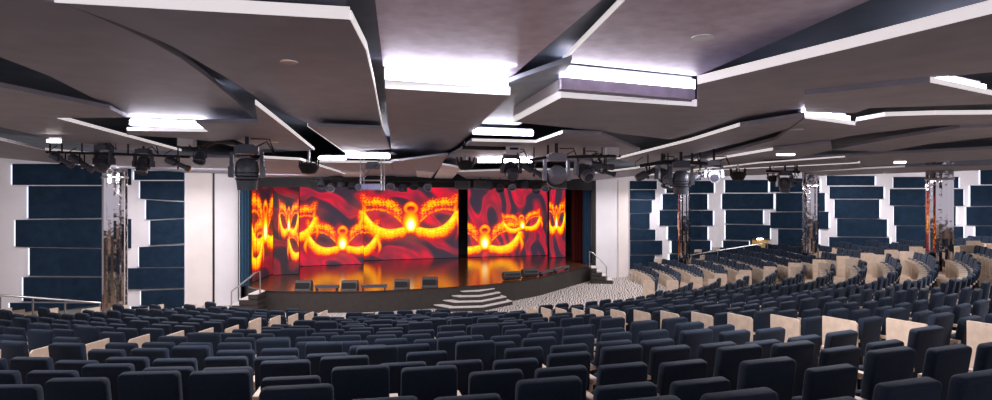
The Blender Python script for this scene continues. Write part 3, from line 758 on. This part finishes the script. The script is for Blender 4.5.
# pale left face of the right-centre box, lit by an added hidden light
a = [H(562, 97, 1.36), H(514, 122, 1.36)]
t = thing('ceiling_riser', 'pale lit side face of the right ceiling step beside the slanting gap', 'ceiling panel', (0, 0, EYE+1.36))
b = MB(); b.prism([a[0], a[1], (a[1][0]+.04, a[1][1]), (a[0][0]+.04, a[0][1])], .07, .36); b.build('riser_board', M['white'], t)
cpanel('grey-blue recessed soffit in the slanting gap right of centre', 1.62, [(509, 82), (572, 60), (545, 112), (462, 152), (445, 152), (470, 128)], m='beam')
gx, gy = H(528, 88, 1.45); gl = area('riser_fill', (gx-.1, gy-.2, EYE+1.5), .5, .08, 6, (.85, .92, 1)); gl.rotation_euler = (0, math.radians(75), 0)  # added light hidden in the gap, brightens the riser board
# downlights
def downlight(px, py, h, r, label):
    x, y = H(px, py, h); t = thing('downlight', label, 'downlight', (x, y, EYE+h), 0, 'round recessed downlights')
    b = MB(); n = 28
    b.lathe([(r*.78, -.004), (r, -.012), (r*1.02, .0), (r*.78, .02)], n); b.build('trim_ring', M['steel'], t, True)
    b = MB(); b.lathe([(.001, -.002), (r*.8, -.002), (r*.8, .01), (.001, .01)], n); b.build('downlight_lens', M['ceil_metal'], t)
downlight(289, 61.5, 1.45, .09, 'round flush downlight in the large left ceiling panel')
downlight(703, 37, 1.70, .12, 'round chrome downlight in the near right ceiling panel')
downlight(797, 129.5, 1.22, .10, 'small downlight in the far right ceiling panel')
downlight(272, 142, 1.22, .12, 'small downlight in the far left ceiling panel')

# ------------------------------------------------------------------ stage lighting fixtures
def moving_head(px, py, Y, s, label, tilt=0, pan=0, m='fixture', top=None):
    """moving head lamp hanging from a clamp; s = head length"""
    p = W(px, py, Y); ztop = (top if top else p.z+s*1.0)
    t = thing('moving_head_light', label, 'stage light', p, pan, 'moving head stage lights')
    mm = M[m]
    b = MB(); b.box((0, 0, s*.62), (s*.62, s*.5, s*.22)); b.box((0, 0, s*.75), (s*.4, s*.3, s*.06)); b.build('base_box', mm, t)
    for sx in (-1, 1):
        b = MB(); b.box((sx*s*.40, 0, s*.2), (s*.10, s*.24, s*.72), taper=.9); b.box((sx*s*.42, 0, 0), (s*.13, s*.3, s*.3)); b.build('yoke_arm', mm, t)
    T = Matrix.Rotation(tilt, 4, 'X')
    b = MB(); b.lathe([(.02, .40*s), (.20*s, .38*s), (.29*s, .28*s), (.32*s, .05*s), (.30*s, -.2*s), (.27*s, -.42*s), (.26*s, -.5*s), (.22*s, -.5*s)], 20, T)
    hd_ = b.build('lamp_head', mm, t, True, 35)
    b = MB(); b.lathe([(.001, -.505*s), (.21*s, -.5*s), (.21*s, -.47*s), (.001, -.46*s)], 20, T); b.build('lens', M['lens'], hd_, True)
    b = MB()
    for k in range(3): b.lathe([(.30*s, (.02-.1*k)*s), (.335*s, (.0-.1*k)*s), (.30*s, (-.02-.1*k)*s)], 20, T)
    b.build('cooling_rib', M['metal_dark'], hd_, True)
    b = MB(); b.tube([(0, 0, s*.75), (0, 0, max(ztop-p.z, s*.8))], s*.06, 8); b.build('clamp', M['metal_dark'], t)
    b = MB(); b.tube([(s*.25, -s*.2, s*.7), (s*.55, -s*.3, s*.85), (s*.75, -s*.1, s*.5), (s*.6, 0, s*.95), (s*.1, 0, s*.95)], .014, 6); b.build('cable', M['black'], t, True)
    return t
def profile_spot(px, py, Y, L, label, yaw, pitch, m='fixture', top=1.36):
    p = W(px, py, Y); t = thing('profile_spotlight', label, 'stage light', p, yaw, 'profile spotlights')
    T = Matrix.Rotation(pitch, 4, 'Y') @ Matrix.Rotation(math.pi/2, 4, 'Y')
    b = MB(); b.lathe([(.02, -L/2), (.12*L, -L/2), (.15*L, -.4*L), (.16*L, -.1*L), (.09*L, -.05*L), (.10*L, .3*L), (.13*L, .32*L), (.13*L, .5*L), (.1*L, .5*L)], 16, T)
    bd = b.build('lamp_body', M[m], t, True, 35)
    b = MB(); b.lathe([(.001, .5*L), (.1*L, .5*L), (.1*L, .48*L), (.001, .48*L)], 16, T); b.build('lens', M['lens'], bd)
    b = MB(); b.tube([(-.0, -.2*L, 0), (0, -.2*L, .35*L), (0, .2*L, .35*L), (0, .2*L, 0)], .02*L+.006, 6); b.tube([(0, 0, .35*L), (0, 0, max(.6*L, EYE+top-p.z))], .018, 6)
    b.build('bracket', M['metal_dark'], t)
    b = MB(); b.tube([(0, 0, .1*L), (-.2*L, -.1, .3*L), (-.45*L, -.05, .1*L), (-.5*L, 0, .4*L), (-.2*L, 0, .6*L)], .011, 6); b.build('cable', M['black'], t, True)
    b = MB(); b.box((0, 0, -.17*L), (.02*L, .25*L, .12*L)); b.build('shutter', M['metal_dark'], t)
    return t
def par(px, py, Y, s, label, m='fixture', pitch=.5):
    p = W(px, py, Y); t = thing('par_light', label, 'stage light', p, 0, 'par lights on the stage header')
    T = Matrix.Rotation(-pitch, 4, 'X')
    b = MB(); b.lathe([(.05*s, .45*s), (.3*s, .4*s), (.42*s, .1*s), (.45*s, -.35*s), (.38*s, -.35*s), (.34*s, -.1*s), (.02*s, 0)], 16, T); b.build('lamp_can', M[m], t, True, 35)
    b = MB(); b.lathe([(.001, -.2*s), (.38*s, -.2*s), (.38*s, -.22*s), (.001, -.22*s)], 16, T); b.build('lens', M['lens'], t)
    b = MB(); b.tube([(-.5*s, 0, 0), (-.5*s, 0, .55*s), (.5*s, 0, .55*s), (.5*s, 0, 0)], .04*s, 6); b.tube([(0, 0, .55*s), (0, 0, max(.95*s, EYE+1.0-p.z))], .018, 6); b.build('bracket', M['metal_dark'], t)
    return t
def bar(pts, r, label, m='metal_dark', drops=(), name='lighting_bar'):
    t = thing(name, label, 'lighting bar', pts[0], 0); o = Vector(pts[0])
    b = MB(); b.tube([Vector(p)-o for p in pts], r, 10); b.build('pipe', M[m], t, True)
    for p, z in drops:
        q = Vector(p)-o; b = MB(); b.tube([q, (q.x, q.y, z-o.z)], r*.7, 8); b.build('hanger', M[m], t)
    return t
CZ = EYE+1.42
moving_head(247, 172, 11.6, .68, 'largest black moving head hanging in front of the left stage curtain', .12, .3, 'fixture', CZ-.2)
bar([W(203, 146, 12.6), W(216, 140, 12.5), W(235, 143, 12.2), W(256, 152, 11.6)], .06, 'thick black bent arm carrying the largest moving head', drops=[(W(205, 146, 12.6), CZ)])
par(200, 158, 12.6, .28, 'small hanging lamp at the left end of the bent arm')
moving_head(143.5, 164, 15.0, .50, 'black moving head second from the left', -.5, .1, 'fixture', CZ)
moving_head(104, 161, 14.4, .52, 'black moving head in front of the left column top', -.5, -.2, 'fixture', CZ)
profile_spot(62, 160, 13.6, .55, 'leftmost profile spotlight pointing down right', 0, .5)
profile_spot(82, 163, 14.2, .60, 'second profile spotlight from the left', .2, .6)
profile_spot(178, 164, 14.4, .58, 'profile spotlight left of the bent arm', .3, .45, top=2.12)
bar([W(46, 152, 14.0), W(80, 153, 14.2), W(115, 154, 14.4), W(190, 157, 14.8)], .03, 'long thin lighting bar at the left', drops=[(W(50, 152, 14.0), CZ), (W(128, 154, 14.5), CZ)])
def pendant(px, py, Y, s, label):
    p = W(px, py, Y); t = thing('pendant_cluster', label, 'stage light', p, 0, 'ring cluster lamps')
    b = MB(); b.lathe([(.1*s, -.36*s), (.34*s, -.3*s), (.5*s, 0), (.5*s, .1*s), (.42*s, .1*s), (.3*s, .2*s), (.05*s, .22*s)], 16); b.build('lamp_bowl', M['black'], t, True)
    for i in range(6):
        a = i*math.pi/3; b = MB()
        b.tube([(.45*s*math.cos(a), .45*s*math.sin(a), .08*s), (.5*s*math.cos(a), .5*s*math.sin(a), .4*s)], .045*s, 6); b.build('spike', M['metal_dark'], t)
    b = MB(); b.tube([(0, 0, .2*s), (0, 0, CZ-p.z)], .06*s, 8); b.build('stem', M['steel'], t)
pendant(309, 167, 15.5, .52, 'black bowl-shaped cluster lamp on a stem, left of the projector')
pendant(465.5, 164, 16.0, .46, 'black bowl-shaped cluster lamp, left of the centre moving head')
pendant(738, 175, 19.0, .50, 'black bowl-shaped cluster lamp in front of the right navy wall')
pendant(773.5, 178, 20.0, .42, 'black bowl-shaped cluster lamp left of the middle right column')
# projector
p = W(372.5, 187, 17.5); t = thing('projector', 'white ceiling projector in an open frame above the left screen', 'projector', p)
b = MB(); b.box((0, 0, 0), (.62, .5, .18)); b.build('projector_body', M['fixture_grey'], t)
b = MB()
for k in range(3):
    b.box((-.19+.19*k, -.255, 0), (.17, .012, .13))
b.build('vent_grille', mat('projector_vent', (.28, .26, .45), .5), t)
b = MB(); b.lathe([(.001, -.29), (.09, -.29), (.1, -.2), (.1, .0)], 16, Matrix.Translation((-.36, 0, 0)) @ Matrix.Rotation(math.pi/2, 4, 'X') @ Matrix.Rotation(math.pi, 4, 'X')); b.build('lens', M['lens'], t)
for sx in (-1, 1):
    for sy in (-1, 1):
        b = MB(); b.tube([(sx*.3, sy*.22, -.1), (sx*.3, sy*.22, .95)], .022, 6); b.build('frame_rod', M['white'], t)
b = MB(); b.box((0, 0, .19), (.66, .5, .03)); b.box((0, 0, .62), (.34, .3, .22)); b.tube([(-.3, -.22, .2), (.3, -.22, .8)], .015, 6); b.build('mount_frame', M['fixture_grey'], t)
b = MB(); b.box((0, 0, .97), (1.3, .6, .04)); b.build('mount_plate', M['white'], t)
p = W(187, 141, 14.2); t = thing('control_box', 'white ballast box left of the bent arm', 'control box', p); b = MB(); b.box((0, 0, 0), (.36, .2, .24)); b.build('box_shell', M['white'], t); b = MB(); b.tube([(.1, -.1, -.1), (.2, -.12, -.2), (.4, -.1, -.1)], .015, 6); b.box((0, 0, .2), (.05, .05, .2)); b.build('cable', M['black'], t)
# centre group
moving_head(511, 170, 14.8, .54, 'moving head lamp just right of the centre cluster lamp', -.9, .2, 'fixture', CZ)
bar([W(462, 147, 14.2), W(490, 148, 14.4), W(518, 148, 14.6)], .055, 'short thick lighting bar above the centre cluster lamp', drops=[(W(466, 147, 14.2), CZ), (W(514, 148, 14.6), CZ)])
p = W(513, 149, 14.3); t = thing('control_box', 'white ballast box at the right end of the centre bar', 'control box', p); b = MB(); b.box((0, 0, 0), (.34, .2, .26)); b.build('box_shell', M['white'], t); b = MB(); b.box((.02, -.11, .0), (.2, .02, .05)); b.tube([(.1, -.1, -.1), (.14, -.12, -.22), (.05, -.1, -.3)], .015, 6); b.build('cable', M['black'], t)
profile_spot(534, 171, 14.6, .60, 'profile spotlight left of the large centre right moving head', -.4, .5)
moving_head(556.5, 176, 13.6, .66, 'large grey moving head facing the audience right of centre', 1.2, .1, 'fixture_grey', CZ)
bar([W(530, 160, 14.5), W(548, 157, 14.0), W(566, 157, 13.8), W(620, 156, 14.6)], .035, 'lighting bar above the right screen', drops=[(W(548, 157, 14.0), CZ), (W(612, 156, 14.6), CZ)])
moving_head(584, 172, 14.6, .54, 'grey moving head left of the profile pair over the right curtain', -1.0, .4, 'fixture_grey', CZ)
profile_spot(602, 166, 14.6, .60, 'upper profile spotlight over the right curtain', .3, .1)
profile_spot(606, 172, 15.0, .50, 'lower profile spotlight over the right curtain', -.3, .3)
p = W(612, 151, 14.6); t = thing('control_box', 'white ballast box above the right curtain lights', 'control box', p); b = MB(); b.box((0, 0, 0), (.3, .2, .28)); b.build('box_shell', M['white'], t); b = MB(); b.tube([(-.1, -.12, -.1), (-.2, -.14, -.16), (-.32, -.12, -.08)], .02, 6); b.build('cable', M['black'], t)
# cluster over far column
moving_head(664, 176, 16.0, .56, 'left moving head of the cluster over the farthest column', -1.0, .5, 'fixture_grey', CZ)
moving_head(681, 181, 15.2, .66, 'tall moving head of the cluster over the farthest column', .1, -.2, 'fixture', CZ)
profile_spot(648, 173, 16.0, .70, 'profile spotlight left of the cluster over the farthest column', 0, -.45)
profile_spot(668, 187, 15.6, .42, 'lower profile spotlight under the cluster', .5, .2)
moving_head(714, 175, 15.6, .50, 'grey moving head right of the farthest column', -1.2, -.3, 'fixture_grey', CZ)
profile_spot(700, 176, 15.8, .46, 'profile spotlight between the cluster and the grey moving head', 0, -.4)
bar([W(640, 166, 16.0), W(664, 162, 15.8), W(690, 162, 15.6), W(722, 166, 15.6)], .05, 'bar of the cluster over the farthest column', drops=[(W(662, 162, 15.8), CZ), (W(692, 162, 15.6), CZ)])
moving_head(785, 184, 19.5, .55, 'moving head left of the middle right column', .1, 0, 'fixture', CZ-.1)
profile_spot(795, 181, 19.2, .45, 'profile spotlight beside the middle right column top', .2, .3)
bar([W(766, 171, 19.8), W(800, 172, 19.4)], .04, 'short bar left of the middle right column', drops=[(W(770, 171, 19.8), CZ-.1), (W(797, 172, 19.4), CZ-.1)])
# header lights
hl = [(322, 184), (331, 187), (341, 184), (352, 186), (391, 185), (403, 188), (414, 185), (428, 186), (489, 186), (500, 188), (512, 186), (525, 185), (536, 189), (545, 187)]
names = ['leftmost', 'second', 'third', 'fourth', 'fifth', 'sixth', 'seventh', 'eighth', 'ninth', 'tenth', 'eleventh', 'twelfth', 'thirteenth', 'fourteenth']
for i, (px, py) in enumerate(hl):
    f = i/13; Y = 25.3+2.2*f+(.8 if px > 500 else 0)
    par(px, py, Y, .42, 'small par light on the stage header, %s counted from the left' % names[i], 'fixture_grey' if i % 3 == 1 else 'fixture', .6+.5*math.sin(i*2.1))
for i, (a, c, Y) in enumerate(((455, 470, 26.6), (474, 486, 26.8), (552, 566, 28.6))):
    p = W((a+c)/2, 185, Y); t = thing('header_speaker', ['left grey speaker box on the stage header', 'middle grey speaker box on the stage header', 'right grey speaker box on the stage header'][i], 'speaker', p, 0, 'grey header speaker boxes')
    ww = (c-a)/F*Y; b = MB(); b.box((0, 0, 0), (ww, .35, .38)); b.build('cabinet', M['fixture'], t); b = MB(); b.box((0, -.18, 0), (ww*.85, .03, .3)); b.build('grille', M['speaker'], t)
    b = MB(); b.tube([(0, 0, .19), (0, 0, .5)], .03, 6); b.build('bracket', M['metal_dark'], t)
bar([W(310, 181, 25.4), W(370, 181, 25.6), W(440, 181, 26.5), W(500, 181, 27.5), W(570, 181, 29.6)], .05, 'long dark lighting pipe along the stage header')
